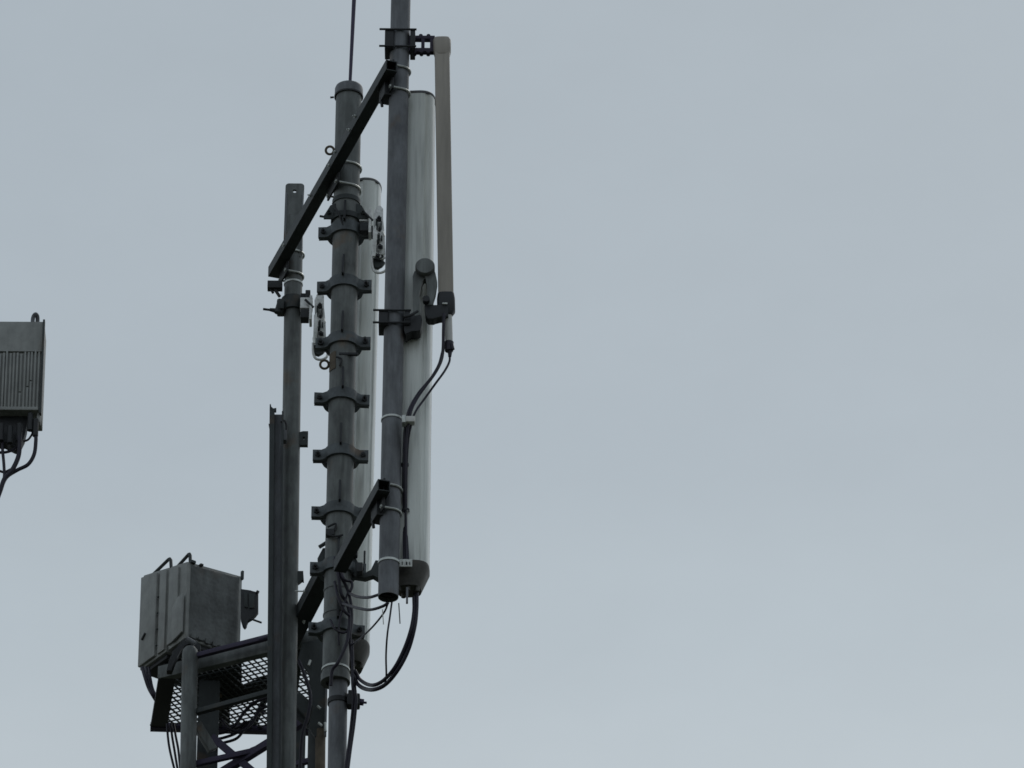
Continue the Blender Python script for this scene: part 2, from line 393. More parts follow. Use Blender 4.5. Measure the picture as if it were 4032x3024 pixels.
# ================================================================== LEFT POLE
t = thing('mounting_pole', LP.at(3600), 'dark grey round pole on the left with a holed round-cornered top plate', 'pole')
b = MB(); tube(b.bm, [LP.at(3600), LP.at(860)], LP.r, 32); b.build('pipe', 'steel', t)
b = MB()                                                # holed top plate with round corners
d = LP.d-LP.r+.010; hole = P(1160, 752, d); n = 24
tx0, tx1 = P(1124, 740, d).x, P(1198, 740, d).x; ztop = P(1160, 722, d).z; zbot = P(1150, 1010, d).z; cr_ = .022
outl = []
for cx_, cz_, a0 in ((tx1-cr_, ztop-cr_, 0), (tx0+cr_, ztop-cr_, PI/2)):
    for i in range(7): outl.append(V((cx_+cr_*math.cos(a0+PI/2*i/6), 0, cz_+cr_*math.sin(a0+PI/2*i/6))))
sh = P(1150, 1010, d).x - P(1160, 722, d).x
outl += [V((tx0-.004, 0, zbot)), V((tx1-.012, 0, zbot))]
def ringmesh(bm, outer, c, r, yv, th):                  # plate with a hole: bridge outer outline to the hole
    k = len(outer); f, bk, fi, bi = [], [], [], []
    for p in outer:
        a = math.atan2(p.z-c.z, p.x-c.x); q = V((c.x+r*math.cos(a), 0, c.z+r*math.sin(a)))
        f.append(bm.verts.new((p.x, yv, p.z))); bk.append(bm.verts.new((p.x, yv+th, p.z)))
        fi.append(bm.verts.new((q.x, yv, q.z))); bi.append(bm.verts.new((q.x, yv+th, q.z)))
    for i in range(k):
        j = (i+1) % k
        for A, B in ((f, fi), (bi, bk), (bk, f), (fi, bi)):
            bm.faces.new((A[i], A[j], B[j], B[i]))
dense = []
for i in range(len(outl)):
    a, c_ = outl[i], outl[(i+1) % len(outl)]
    m_ = max(1, int((c_-a).length/.03))
    dense += [a.lerp(c_, j/m_) for j in range(m_)]
ringmesh(b.bm, dense, hole, .0125, hole.y, .022); tp = b.build('top_plate', 'steel', t)
b = MB(); 
for q in (1, -1): box(b.bm, V(((tx0+tx1)/2+q*(tx1-tx0)*.43, hole.y-.006, (ztop+zbot)/2-.02)), X, Y, ZV, .008, .012, (ztop-zbot)*.8)
b.build('edge_rib', 'steel_l', tp)
# lugs on the left pole
for (x0, x1, y0, y1, hl) in ((1172, 1213, 1697, 1752, 1), (1162, 1197, 2248, 2292, 0)):
    b = MB(); d = LP.d-.02; c = P((x0+x1)/2, (y0+y1)/2, d); wd, hh = (x1-x0)*MM/2, (y1-y0)*MM/2/CY
    o4 = [V((c.x-wd, 0, c.z+hh*.8)), V((c.x, 0, c.z+hh)), V((c.x+wd, 0, c.z+hh)), V((c.x+wd, 0, c.z)), V((c.x+wd, 0, c.z-hh)), V((c.x, 0, c.z-hh)), V((c.x-wd, 0, c.z-hh)), V((c.x-wd, 0, c.z))]
    if hl: ringmesh(b.bm, o4[::-1], V((c.x+.006, 0, c.z)), .010, c.y, .03)
    else: prism(b.bm, [V((c.x-wd, c.y, c.z-hh*1.6)), V((c.x+wd*.6, c.y, c.z-hh*.6)), V((c.x+wd, c.y, c.z-hh*.7)), V((c.x+wd*.8, c.y, c.z+hh)), V((c.x-wd, c.y, c.z+hh))], V((0, .03, 0)))
    b.build('lug', 'dark', t)
b = MB(); strap(b.bm, LP.at(1215), LP.ax, LP.r+.001, .02, .004); strap(b.bm, LP.at(1120), LP.ax, LP.r+.001, .012, .003); b.build('strap', 'zincband', t)

# cable channel bolted to the front-left of the left pole
CHD = LP.d-LP.r-.055
top, bot = P(1088, 1625, CHD), P(1073, 3500, CHD)
t = thing('cable_channel', bot, 'long dark steel channel running up the left side of the left pole', 'channel')
b = MB(); ax = (top-bot).normalized(); hgt = (top-bot).length; mid = (top+bot)/2
wch = .062
box(b.bm, mid-X*(wch*.40), X, Y, ax, .030, .05, hgt, .002)
box(b.bm, mid+X*(wch*.62)+Y*.004, X, Y, ax, .010, .052, hgt, .002)
b.build('flange', 'dark', t)
b = MB(); box(b.bm, mid+X*(wch*.16)+Y*.022, X, Y, ax, .062, .006, hgt, .001); b.build('web', 'steel_l', t)
b = MB(); prism(b.bm, [top+V((-.040, -.02, 0)), top+V((-.040, -.02, .045)), top+V((-.034, -.02, .05)), top+V((-.030, -.02, .03)), top+V((-.018, -.02, .018)), top+V((0, -.02, .022)), top+V((0, -.02, 0))], Y*.02)
c = P(1066, 1690, CHD); prism(b.bm, [c+V((-.014, 0, .04)), c+V((.02, 0, .02)), c+V((.02, 0, -.03)), c+V((-.006, 0, -.004))], Y*.02)
b.build('hook', 'dark', t)
b = MB(); c = P(1122, 1710, CHD-.02); box(b.bm, c+Y*.03, X, Y, ZV, .022, .05, .07); b.build('clip', 'steel_l', t)
b = MB(); c = P(1120, 1680, CHD); tube(b.bm, cr([c+V((-.02, -.0, .03)), c+V((0, -.02, .03)), c+V((.012, -.01, .0)), c+V((.012, 0, -.06))], 5), .006, 8); b.build('wire_clip', 'black', t)

# ================================================================== SUPPORT ARMS
def rect_arm(bm, p0, p1, wd, ht, th=.006):              # open-ended rectangular hollow section
    a = (p1-p0).normalized(); s = a.cross(ZV).normalized()
    rings = []
    for p, k in ((p0, 0), (p1, 0), (p1, th), (p0, th)):
        rings.append([bm.verts.new(p+s*(i*(wd/2-k))+ZV*(j*(ht/2-k))) for i, j in ((-1, -1), (1, -1), (1, 1), (-1, 1))])
    for i in range(4):
        A, B = rings[i], rings[(i+1) % 4]
        for k in range(4): bm.faces.new((A[k], A[(k+1) % 4], B[(k+1) % 4], B[k]))
def arm_fit(t, pole, z, dz=(.045, -.045), Lg=None, side=-1):
    c0 = pole.atz(z); v = ASD*side; Lg = Lg or (pole.r+.022)
    for q in dz:
        b = MB(); ubolt(b.bm, c0+ZV*q, pole.r, v, Lg); b.build('u_bolt', 'zincband', t)
t = thing('support_arm', A0, 'long black upper arm crossing in front of the mast and both poles', 'arm')
b = MB(); rect_arm(b.bm, A0, A1, 2*AH, .070); b.build('beam', 'armm', t)
b = MB(); s = ADIR.cross(ZV)
for k, q in enumerate((.25, .30, .42, .47, .63, .86)):
    p = A0+ADIR*(ALEN*q)-ASD*AH; hexbolt(b.bm, p-ZV*(.01 if k % 2 else -.012), -ASD, .010, .008, .012)
b.build('side_bolt', 'zincband', t)
b = MB()                                                # saddle blocks between arm and poles
for pl in (RP, CP, LP):
    c = pl.atz(A0.z)-ASD*(pl.r+.006); box(b.bm, c-ZV*.012, ADIR, ASD, ZV, 2*pl.r+.06, .012, .20)
b.build('saddle', 'black', t)
b = MB(); box(b.bm, A0+ADIR*.17-ZV*.075+ASD*.025, ADIR, ASD, ZV, .11, .06, .10); c = A0+ADIR*.20-ZV*.10
tube(b.bm, [c, c-ZV*.06+X*.008], .009, 8); b.build('end_block', 'black', t)
for pl in (RP, CP, LP): arm_fit(t, pl, A0.z-.012, (.078, -.078))
b = MB(); c = P(1083, 1118, LP.d-.06)
box(b.bm, c-ZV*.015, X, Y, ZV, .09, .05, .05); tube(b.bm, [c-ZV*.04, c-ZV*.09+X*.03], .010, 8); tube(b.bm, [c-ZV*.03-X*.03, c-ZV*.065-X*.01], .008, 8)
b.build('end_block', 'black', t)

DZ = (P(1477, 1886, DN)-P(1520, 235, DN)).z
B0 = A0+ZV*DZ + X*.0
tB = 1.02
B1 = PZ(1338, 2232, B0.z)
t = thing('support_arm', B0, 'short black lower arm from the right pole foot to the mast', 'arm')
b = MB(); rect_arm(b.bm, B0, B1, .072, .072); b.build('beam', 'armm', t)
b = MB(); box(b.bm, B0+ADIR*.17-ZV*.075+ASD*.025, ADIR, ASD, ZV, .11, .06, .10); c = B0+ADIR*.21-ZV*.10
tube(b.bm, [c, c-ZV*.06+X*.008], .009, 8); b.build('end_block', 'black', t)
b = MB(); c = RP.atz(B0.z)-ASD*(RP.r+.006); box(b.bm, c-ZV*.012, ADIR, ASD, ZV, 2*RP.r+.06, .012, .20); b.build('saddle', 'black', t)
arm_fit(t, RP, B0.z-.012, (.078, -.078))
E0 = P(1290, 2235, CP.d+.42); E1 = PZ(1122, 2560, E0.z)
t = thing('support_arm', E0, 'broad black strut slanting down from the mast to behind the left pole', 'arm')
b = MB(); rect_arm(b.bm, E0, E1, .098, .085); b.build('beam', 'armm', t)
b = MB(); e_ = (E1-E0).normalized(); es = e_.cross(ZV)
hexbolt(b.bm, E0.lerp(E1, .30)-es*.058*(1 if es.x > 0 else -1), -X, .011, .01, .05)
hexbolt(b.bm, E0.lerp(E1, .55)-ZV*.05, -ZV, .011, .01, .01)
b.build('side_bolt', 'zincband', t)
b = MB(); c = E0+ZV*.045; prism(b.bm, [c+V((-.06, -.03, .0)), c+V((-.03, -.03, .07)), c+V((.035, -.03, .075)), c+V((.05, -.03, -.05)), c+V((-.05, -.03, -.06))], Y*.03, .002)
tube(b.bm, [c+V((-.05, -.04, .07)), c+V((-.01, -.04, .10))], .012, 8); tube(b.bm, [c+V((.01, -.05, .10)), c+V((.03, -.05, .12))], .008, 8)
b.build('knuckle', 'dark', t)

# ================================================================== WHITE ANTENNAS
def radome(name, label, xc_t, y_t, xc_b, y_b, d, wx, wy, yaw, pw, capdepth, capdrop, group, flute=.0055, caplab=True):
    top, bot = P(xc_t, y_t, d), P(xc_b, y_b, d); ax = (top-bot).normalized()
    u = (Matrix.Rotation(yaw, 3, 'Z') @ X); v = ZV.cross(u)
    def sec(c, k=1.0, fl=True, ky=None):
        o = []; n = 72; ky = ky or k
        for i in range(n):
            a = 2*PI*i/n; ca, sa = math.cos(a), math.sin(a)
            x = math.copysign(abs(ca)**(2/pw), ca); y = math.copysign(abs(sa)**(2/pw), sa)
            f = 1 - (flute/min(wx, wy)*2*(1 if (i//3) % 4 == 0 else 0) if fl else 0)
            o.append(c+u*(x*wx/2*k*f)+v*(y*wy/2*ky*f))
        return o
    t = thing(name, bot, label, 'antenna', group)
    b = MB(); loft(b.bm, [sec(bot), sec(bot.lerp(top, .3)), sec(bot.lerp(top, .7)), sec(top)]); b.build('radome', 'white', t)
    b = MB(); loft(b.bm, [sec(top+ax*.001, 1.02, False), sec(top+ax*.012, 1.03, False), sec(top+ax*.02, .98, False), sec(top+ax*.026, .8, False)]); b.build('top_cap', 'steel_l', t)
    b = MB(); loft(b.bm, [sec(bot-ax*.001, 1.01, False), sec(bot-ax*.03, 1.01, False), sec(bot-ax*(.03+capdrop), .60, False, .72)])
    cp = b.build('bottom_cap', 'capm', t)
    b = MB(); pts = [(-.45, -.5), (0, -.5), (.45, -.4), (-.3, .2), (.3, .3)]
    for q in pts:
        c = bot-ax*(.03+capdrop)+u*(q[0]*wx*.5)+v*(q[1]*wy*.5); tube(b.bm, [c, c-ax*.028], .013, 10)
    b.build('connector', 'capm', cp)
    return t, bot, top, u, v
G = 'white panel antennas on the mast'
a1, abot, atop, u1, v1 = radome('panel_antenna', 'tall white panel antenna behind the right pole with a dark tapered foot', 1638, 404, 1612, 2240, -.93, .225, .20, math.radians(-5), 3.0, 0, .115, G)
b = MB(); c = P(1598, 2217, -1.09); box(b.bm, c, X, Y, ZV, .072, .006, .048, .001); lp = b.build('label_plate', 'plate', a1)
b = MB()
for q, r_ in ((-.02, .006), (.004, .009), (.022, .005)): box(b.bm, c+V((q, -.004, -.004)), X, Y, ZV, r_, .002, .02, 0)
b.build('print_mark', 'black', lp)
a2, bbot, btop, u2, v2 = radome('panel_antenna', 'tall white panel antenna mostly hidden behind the central mast', 1440, 757, 1392, 2555, CP.d+.34, .185, .27, math.radians(6), 2.3, 0, .10, G)
b = MB(); box(b.bm, P(1603, 2345, -1.06), X, Y, ZV, .012, .02, .10); b.build('side_rail', 'steel_l', a1)
# dark foot bracket between the right pole and the antenna foot
# ================================================================== SLIM TAUPE ANTENNA
SD = RP.d-.01
top, bot = P(1740, 165, SD), P(1756, 1180, SD); ax = (top-bot).normalized(); u = X-ax*X.dot(ax); u.normalize(); v = ax.cross(u)
t = thing('slim_antenna', bot, 'slim taupe box antenna with rounded top on the far right', 'antenna')
b = MB(); box(b.bm, (top+bot)/2, u, v, ax, .088, .06, (top-bot).length, .010); bd = b.build('body', 'brown', t)
b = MB(); 
def rs(c, kx, ky, n=32): return [c+u*(math.copysign(abs(math.cos(2*PI*i/n))**.55, math.cos(2*PI*i/n))*kx)+v*(math.copysign(abs(math.sin(2*PI*i/n))**.55, math.sin(2*PI*i/n))*ky) for i in range(n)]
loft(b.bm, [rs(top-ax*.10, .045, .032), rs(top-ax*.07, .052, .038), rs(top+ax*.0, .053, .038), rs(top+ax*.018, .046, .032), rs(top+ax*.024, .03, .02)])
b.build('top_cap', 'brown', t)
b = MB(); loft(b.bm, [rs(bot+ax*.035, .047, .034), rs(bot-ax*.0, .052, .040), rs(bot-ax*.08, .052, .040), rs(bot-ax*.11, .034, .028)]); bc = b.build('bottom_cap', 'black', t)
b = MB(); c = P(1752, 1195, SD-.05); box(b.bm, c, X, Y, ZV, .03, .008, .010); b.build('label_plate', 'plate', bc)
b = MB(); tube(b.bm, [P(1765, 1240, SD), P(1768, 1352, SD)], .022, 20); b.build('tail', 'tail', t)
b = MB(); tube(b.bm, [P(1768, 1348, SD), P(1768, 1382, SD)], [.027, .024], 16); tube(b.bm, [P(1778, 1352, SD-.02), P(1784, 1376, SD-.02)], .010, 8); tube(b.bm, [P(1772, 1380, SD), P(1771, 1405, SD)], [.014, .009], 12); b.build('connector', 'cable', t)

# pole clamp helper: plate on the left, ring round pole
def pole_clamp(t, pole, y0, y1, xl):
    c0, c1 = pole.at(y0), pole.at(y1); mid = (c0+c1)/2; h = (c0-c1).length
    b = MB(); box(b.bm, mid-X*(pole.r+.004), X, Y, ZV, .052, .125, h, .004); b.build('back_plate', 'black', t)
    b = MB()
    for c in (c0-ZV*.01, c1+ZV*.01):
        tube(b.bm, [c+V((-(pole.r+.062), -.066, 0)), c+V((pole.r+.04, -.066, 0))], .0065, 8)
    b.build('stud', 'black', t)
    b = MB(); box(b.bm, mid+X*(pole.r+.018), X, Y, ZV, .03, .13, h, .004); b.build('front_plate', 'black', t)
    return mid
t = thing('antenna_bracket', RP.at(175), 'dark scalloped bracket with square holes holding the slim antenna top', 'bracket', 'brackets of the slim antenna')
mid = pole_clamp(t, RP, 135, 212, 1497)
b = MB(); yb = SD
x0, x1 = P(1606, 175, yb).x, P(1712, 175, yb).x
zt, zb_ = P(1650, 150, yb).z, P(1650, 199, yb).z
for yy in (-.006, .022):
    box(b.bm, V(((x0+x1)/2, MASTY+yb+yy, zt)), X, Y, ZV, x1-x0, .012, .022, .002)
    box(b.bm, V(((x0+x1)/2, MASTY+yb+yy, zb_)), X, Y, ZV, x1-x0, .012, .024, .002)
    for xq, wq in ((x0+.022, .044), (x0+.088, .020), (x1-.014, .028)): box(b.bm, V((xq, MASTY+yb+yy, (zt+zb_)/2)), X, Y, ZV, wq, .010, zt-zb_, .002)
    for i in range(3):
        cyl(b.bm, V((x0+.030+.045*i, MASTY+yb+yy, zt+.010)), Y, .012, .014, 12)
        cyl(b.bm, V((x0+.040+.040*i, MASTY+yb+yy, zb_-.010)), Y, .012, .014, 12)
b.build('arm_plate', 'dviolet', t)
# lower bracket: clamp + inverted U tilt link + black block
t = thing('antenna_bracket', RP.at(1270), 'grey inverted-U tilt link with round head above a black clamp', 'bracket', 'brackets of the slim antenna')
mid = pole_clamp(t, RP, 1240, 1300, 1480)
D2 = RP.d-.02
def flat(bm, pts, d, th, bev=.004): prism(bm, [P(x, y, d) for x, y in pts], Y*th, bev)
b = MB(); flat(b.bm, [(1592, 1245), (1658, 1240), (1662, 1262), (1656, 1298), (1640, 1305), (1620, 1300), (1598, 1318), (1590, 1300)], D2-.03, .09); b.build('clamp_block', 'black', t)
b = MB(); flat(b.bm, [(1625, 1085), (1632, 1066), (1700, 1066), (1700, 1098), (1668, 1096), (1658, 1115), (1652, 1150), (1650, 1215), (1655, 1235), (1640, 1250), (1626, 1235)], D2-.02, .05)
flat(b.bm, [(1672, 1085), (1714, 1070), (1722, 1110), (1716, 1150), (1708, 1175), (1704, 1200), (1680, 1200), (1682, 1160), (1684, 1125)], D2-.035, .05)
b.build('tilt_link', 'steel', t)
b = MB(); c = P(1674, 1056, D2-.005)
tube(b.bm, [c-Y*.055-ZV*.016, c-Y*.045-ZV*.016, c+Y*.04-ZV*.016], [.050, .056, .056], 28); b.build('pivot_head', 'steel', t)
b = MB(); cyl(b.bm, P(1678, 1182, D2-.05), Y, .020, .04, 16); b.build('pivot_bolt', 'black', t)
b = MB(); flat(b.bm, [(1671, 1200), (1765, 1200), (1765, 1245), (1748, 1247), (1735, 1243), (1720, 1247), (1708, 1255), (1685, 1254), (1676, 1240)], D2-.03, .07); b.build('mount_block', 'black', t)
b = MB(); tube(b.bm, cr([P(1590, 1248, D2-.06), P(1615, 1242, D2-.07), P(1645, 1225, D2-.06)], 6), .008, 8); b.build('link_wire', 'black', t)

# ================================================================== ZINC TILT BRACKETS of the hidden antennas
def zinc_bracket(x, y, s, d, pole, label, flip=1):
    t = thing('tilt_bracket', P(x, y+260*s, d), label, 'bracket', 'bright zinc tilt brackets')
    q = lambda px, py: (x+px*s*flip, y+py*s)
    b = MB(); prism(b.bm, [P(*q(*p), d) for p in ((-24, 30), (-14, 8), (2, 0), (14, 14), (14, 60), (20, 120), (22, 190), (16, 232), (-8, 244), (-28, 220), (-30, 180), (-22, 110))], Y*.012, .002); b.build('side_plate', 'zinc', t)
    b = MB(); prism(b.bm, [P(*q(*p), d-.05) for p in ((-26, 90), (-14, 80), (-10, 130), (-16, 200), (-30, 200), (-28, 150))], Y*.012, .002); b.build('inner_link', 'zinc', t)
    b = MB(); 
    for px, py, rr in ((-2, 58, .016), (0, 100, .010), (-8, 150, .012), (2, 170, .018), (-4, 208, .022)):
        c = P(*q(px, py), d-.02); hexbolt(b.bm, c, -Y, rr, .018, .02)
    b.build('bolt', 'black', t)
    for px, py, ww, hh in ((-12, 75, .012, .07), (6, 80, .008, .05), (-4, 126, .014, .045), (-20, 150, .01, .06), (10, 205, .016, .03), (-16, 178, .012, .035), (8, 130, .008, .03)):
        b = MB(); box(b.bm, P(*q(px, py), d-.012), X, Y, ZV, ww, .02, hh, .002); b.build('slot', 'dark', t)
    for px, py in ((-16, 100), (12, 105), (-4, 190), (-22, 130)):
        b = MB(); tube(b.bm, [P(*q(px, py), d-.045), P(*q(px+6, py+16), d-.04)], .007, 8); b.build('pin', 'zinc', t)
    b = MB()
    for k in range(3): tube(b.bm, torus_arc(P(*q(4, 168+8*k), d-.03), X, ZV, (.016+.017*k), PI*.95, PI*1.75, 12), .0045, 8)
    b.build('quadrant', 'zincband', t)
    b = MB(); tube(b.bm, cr([P(*q(-30, 200), d-.02), P(*q(-29, 240), d-.02), P(*q(-18, 262), d-.02), P(*q(4, 266), d-.02), P(*q(24, 256), d-.02), P(*q(30, 236), d-.02)], 6), .0075, 10); b.build('hook', 'zinc', t)
    b = MB(); flat(b.bm, [q(-29, 205), q(0, 215), q(22, 222), q(10, 236), (q(-8, 246)), q(-27, 240)], d-.01, .03); b.build('foot_plate', 'dark', t)
    b = MB(); box(b.bm, P(*q(-55, 50), d+.0), X, Y, ZV, .075*s, .05, .075, .004); box(b.bm, P(*q(-38, 75), d-.01), X, Y, ZV, .016, .09, .17*s, .003); b.build('clamp_arm', 'zinc', t)
    b = MB(); box(b.bm, P(*q(-62, 95), d-.02), X, Y, ZV, .05*s, .07, .06, .004); tube(b.bm, [P(*q(-60, 30), d-.05), P(*q(-28, 60), d-.05)], .008, 8); b.build('clamp_jaw', 'black', t)
    return t
zinc_bracket(1495, 808, 1.0, CP.d-.02, CP, 'bright zinc tilt bracket between the mast and the right pole')
zinc_bracket(1262, 1150, 1.0, LP.d-.25, LP, 'bright zinc tilt bracket between the left pole and the mast')
# clamp on the left pole carrying it
t = thing('pole_clamp', LP.at(1200), 'blackened clamp with a long stud gripping the left pole below the arm', 'clamp')
b = MB(); strap(b.bm, LP.at(1205), LP.ax, LP.r+.002, .09, .016); b.build('jaw', 'dark', t)
b = MB(); c = P(1105, 1212, LP.d-.03)
box(b.bm, c, X, Y, ZV, .045, .10, .07, .01); tube(b.bm, [P(1092, 1232, LP.d-.06), P(1103, 1180, LP.d-.06)], [.02, .014], 10); b.build('ear', 'dark', t)
b = MB(); tube(b.bm, [P(1036, 1217, LP.d-.06), P(1110, 1226, LP.d-.06)], .0075, 8); tube(b.bm, [P(1062, 1219, LP.d-.06), P(1090, 1224, LP.d-.06)], [.010, .016], 8); b.build('stud', 'black', t)
b = MB(); box(b.bm, P(1200, 1205, LP.d-.05), X, Y, ZV, .05, .12, .11, .006); box(b.bm, P(1212, 1190, LP.d-.12), X, Y, ZV, .03, .06, .14, .004); b.build('bracket_ear', 'black', t)

# clamp gripping the mast foot, right side
t = thing('pole_clamp', P(1395, 2785, LOWP.d), 'small black clamp with a stud on the right of the mast foot', 'clamp')
b = MB(); box(b.bm, P(1392, 2762, LOWP.d-.02), X, Y, ZV, .075, .07, .075, .01); strap(b.bm, LOWP.at(2765), LOWP.ax, LOWP.r+.001, .03, .006, u=X); b.build('jaw', 'black', t)
b = MB(); tube(b.bm, [P(1405, 2762, LOWP.d-.03), P(1432, 2766, LOWP.d-.03)], .022, 6); tube(b.bm, [P(1425, 2766, LOWP.d-.03), P(1444, 2767, LOWP.d-.03)], .007, 8); b.build('stud', 'violet', t)
b = MB(); box(b.bm, P(1388, 2735, LOWP.d-.02), X, Y, ZV, .05, .06, .03, .004); b.build('ear', 'black', t)
# wall-side bracket between mast and second antenna foot
t = thing('antenna_bracket', P(1440, 2300, CP.d), 'dark folded bracket joining the mast to the hidden white antenna near its foot', 'bracket')
b = MB(); D3 = CP.d-.02
flat(b.bm, [(1385, 2170), (1400, 2195), (1412, 2225), (1425, 2240), (1432, 2262), (1462, 2245), (1478, 2205), (1490, 2206), (1500, 2240), (1500, 2285), (1470, 2262), (1440, 2275), (1395, 2268), (1372, 2240)], D3, .05); b.build('link', 'dark', t)
b = MB(); box(b.bm, P(1416, 2240, D3-.03), X, Y, ZV, .035, .05, .06); box(b.bm, P(1398, 2178, D3-.02), X, Y, ZV, .03, .04, .05); b.build('bolt_block', 'black', t)
b = MB(); tube(b.bm, [P(1436, 2170, D3+.02), P(1434, 2250, D3+.02)], .006, 8); b.build('rod', 'black', t)

# ================================================================== PLATFORM
D0 = 1.65
NRD = None
NL = P(628, 2672, D0); PZ0 = NL.z                         # near-left corner of the frame
NR = PZ(1300, 2512, PZ0); FL = PZ(592, 2862, PZ0); FR = PZ(1250, 2880, PZ0)
print('platform depths', [round(p.y-MASTY,2) for p in (NL, NR, FL, FR)])
t = thing('platform', (NL+FR)/2, 'dark grid-floored service platform seen from below', 'platform')
def bar(bm, p, q, wd, ht, z0=0):
    p, q = V(p)+ZV*z0, V(q)+ZV*z0; a = (q-p).normalized(); up = ZV-a*ZV.dot(a)
    up = up.normalized() if up.length > .05 else Y; s = a.cross(up)
    box(bm, (p+q)/2, a, s, up, (q-p).length, wd, ht, .002)
b = MB(); bar(b.bm, NL, NR, .05, .085, .03); b.build('near_beam', 'steel', t)
b = MB(); bar(b.bm, FL, FR, .05, .04); b.build('far_beam', 'violet', t)
b = MB(); bar(b.bm, NL+(NR-NL).normalized()*.05, FL+(FR-FL).normalized()*.05, .10, .03); b.build('end_beam', 'black', t)
b = MB(); 
for f in (.80,): bar(b.bm, NL.lerp(NR, f), FL.lerp(FR, f), .10, .04, .02)
b.build('cross_beam', 'dark', t)
b = MB()
e1 = (NR-NL).normalized(); e2 = ZV.cross(e1); w_ = (NR-NL).length
cell = .041
def clipquad(p, dr, poly):
    t0, t1 = -9, 9
    n = len(poly); cxy = sum(poly, V())/n
    for i in range(n):
        a, c_ = poly[i], poly[(i+1) % n]; ed = c_-a; nr = V((-ed.y, ed.x, 0))
        if nr.dot(cxy-a) < 0: nr = -nr
        den = nr.dot(dr); num = nr.dot(a-p)
        if abs(den) < 1e-9:
            if nr.dot(p-a) < 0: return None
            continue
        tt = num/den
        if den > 0: t0 = max(t0, tt)
        else: t1 = min(t1, tt)
    return (p+dr*t0, p+dr*t1) if t1 > t0+.01 else None
quad = [NL, NR, FR, FL]
for k in range(-30, 70):
    s_ = clipquad(NL+e1*(k*cell), (e2+e1*.04).normalized(), quad)
    if s_: bar(b.bm, s_[0]+e1*random.uniform(-.004, .004), s_[1]+e1*random.uniform(-.010, .010), random.uniform(.005, .008), .012)
    s_ = clipquad(NL+e2*(k*cell), e1, quad)
    if s_: bar(b.bm, s_[0], s_[1]+e2*random.uniform(-.009, .009), random.uniform(.005, .008), .008, .005)
b.build('grid_floor', 'dark', t)
b = MB()
def deckpoly(pts, z0, th): prism(b.bm, [PZ(x, y, PZ0+z0) for x, y in pts], ZV*th, 0)
deckpoly([(775, 2655), (952, 2612), (952, 2700), (1062, 2655), (1066, 2735), (905, 2772), (905, 2856), (862, 2856), (862, 2785), (770, 2800)], .03, .006); b.build('deck_plate', 'black', t)
b = MB()
bar(b.bm, PZ(990, 2872, PZ0+.03), PZ(1045, 2748, PZ0+.03), .035, .02); bar(b.bm, PZ(948, 2872, PZ0+.05), PZ(1040, 2800, PZ0+.05), .016, .02)
b.build('cross_beam', 'violet', t)
b = MB(); bar(b.bm, P(735, 2592, D0-.2), P(1062, 2508, D0-.42), .03, .03); tube(b.bm, [P(1020, 2520, D0-.42), P(1070, 2505, D0-.44)], .017, 10); b.build('hand_rail', 'violet', t)
b = MB(); bar(b.bm, P(768, 2806, D0-.22), P(1075, 2722, D0-.5), .035, .03); b.build('lower_rail', 'dark', t)
b = MB(); box(b.bm, P(858, 2720, D0+.2), X, Y, ZV, .05, .05, .07); b.build('junction_box', 'rust', t)

# left post in front of the platform
t = thing('platform_post', P(738, 3600, D0-.2), 'flat grey round-topped post in front of the platform at lower left', 'post')
b = MB(); pt, pb = P(749, 2562, D0-.22), P(730, 3600, D0-.22)
tube(b.bm, [pb, pt-ZV*.03, pt, pt+ZV*.02], [.048, .048, .044, .030], 28); b.build('pipe', 'steel', t)
b = MB(); c = P(746, 2530, D0-.2)
flat(b.bm, [(668, 2590), (690, 2555), (715, 2525), (738, 2505), (768, 2518), (790, 2540), (790, 2562), (770, 2562), (748, 2530), (725, 2540), (705, 2565), (690, 2600), (676, 2640), (655, 2640)], D0-.17, .05)
b.build('mount_strap', 'black', t)
b = MB(); tube(b.bm, [P(735, 2515, D0-.22), P(768, 2535, D0-.22)], .016, 10); b.build('bolt', 'steel_l', t)

# ================================================================== LATTICE TOWER under the platform
t = thing('lattice_tower', (P(1030, 3300, 2.0).x, MASTY+1.9, 0), 'dark steel lattice tower rising under the platform behind the poles', 'tower')
L1 = P(820, 2850, 1.62); L2 = P(1250, 2850, 1.28); L1.z = L2.z = 0
wv = L2-L1; dv = ZV.cross(wv).normalized()*wv.length
legs = [L1, L2, (L1+L2)/2+dv*.60]
ztops = [PZ0-.03, PZ0-.03, PZ0-.1, PZ0-.1]
for k, (l, zt_) in enumerate(zip(legs, ztops)):
    b = MB(); f = None
    if k == 1:
        tube(b.bm, [V((l.x, l.y, 0)), V((l.x, l.y, zt_))], .050, 24)
    else:
        box(b.bm, V((l.x, l.y, zt_/2)), X, Y, ZV, .125 if k == 0 else .08, .012, zt_, .002); box(b.bm, V((l.x+(.06 if k in (1, 2) else -.056), l.y+.056, zt_/2)), X, Y, ZV, .012, .10, zt_, .002)
    b.build('leg', 'dark', t)
zz = P(900, 3080, 1.6).z
levels = [zz-1.55*i for i in range(0, 17)]
br = MB(); rl = MB()
bar(br.bm, P(838, 2905, 1.62), P(1240, 3245, 1.33), .04, .045); bar(br.bm, P(1242, 2812, 1.31), P(815, 3078, 1.64), .04, .045)
for i, z in enumerate(levels):
    if z < 1.6: break
    for a in range(3):
        p, q = legs[a], legs[(a+1) % 3]
        if i % 2: p, q = q, p
        bar(br.bm, V((p.x, p.y, z)), V((q.x, q.y, z-1.55)), .03, .006)
        bar(rl.bm, V((p.x, p.y+.03, z)), V((q.x, q.y+.03, z)), .03, .03)
br.build('cross_brace', 'violet', t); rl.build('rail', 'violet', t)
b = MB(); bar(b.bm, P(752, 3012, 1.5), P(1000, 2957, 1.5), .03, .032); bar(b.bm, P(990, 2960, 1.5), P(1080, 2925, 1.48), .03, .04); b.build('tie_bar', 'violet', t)
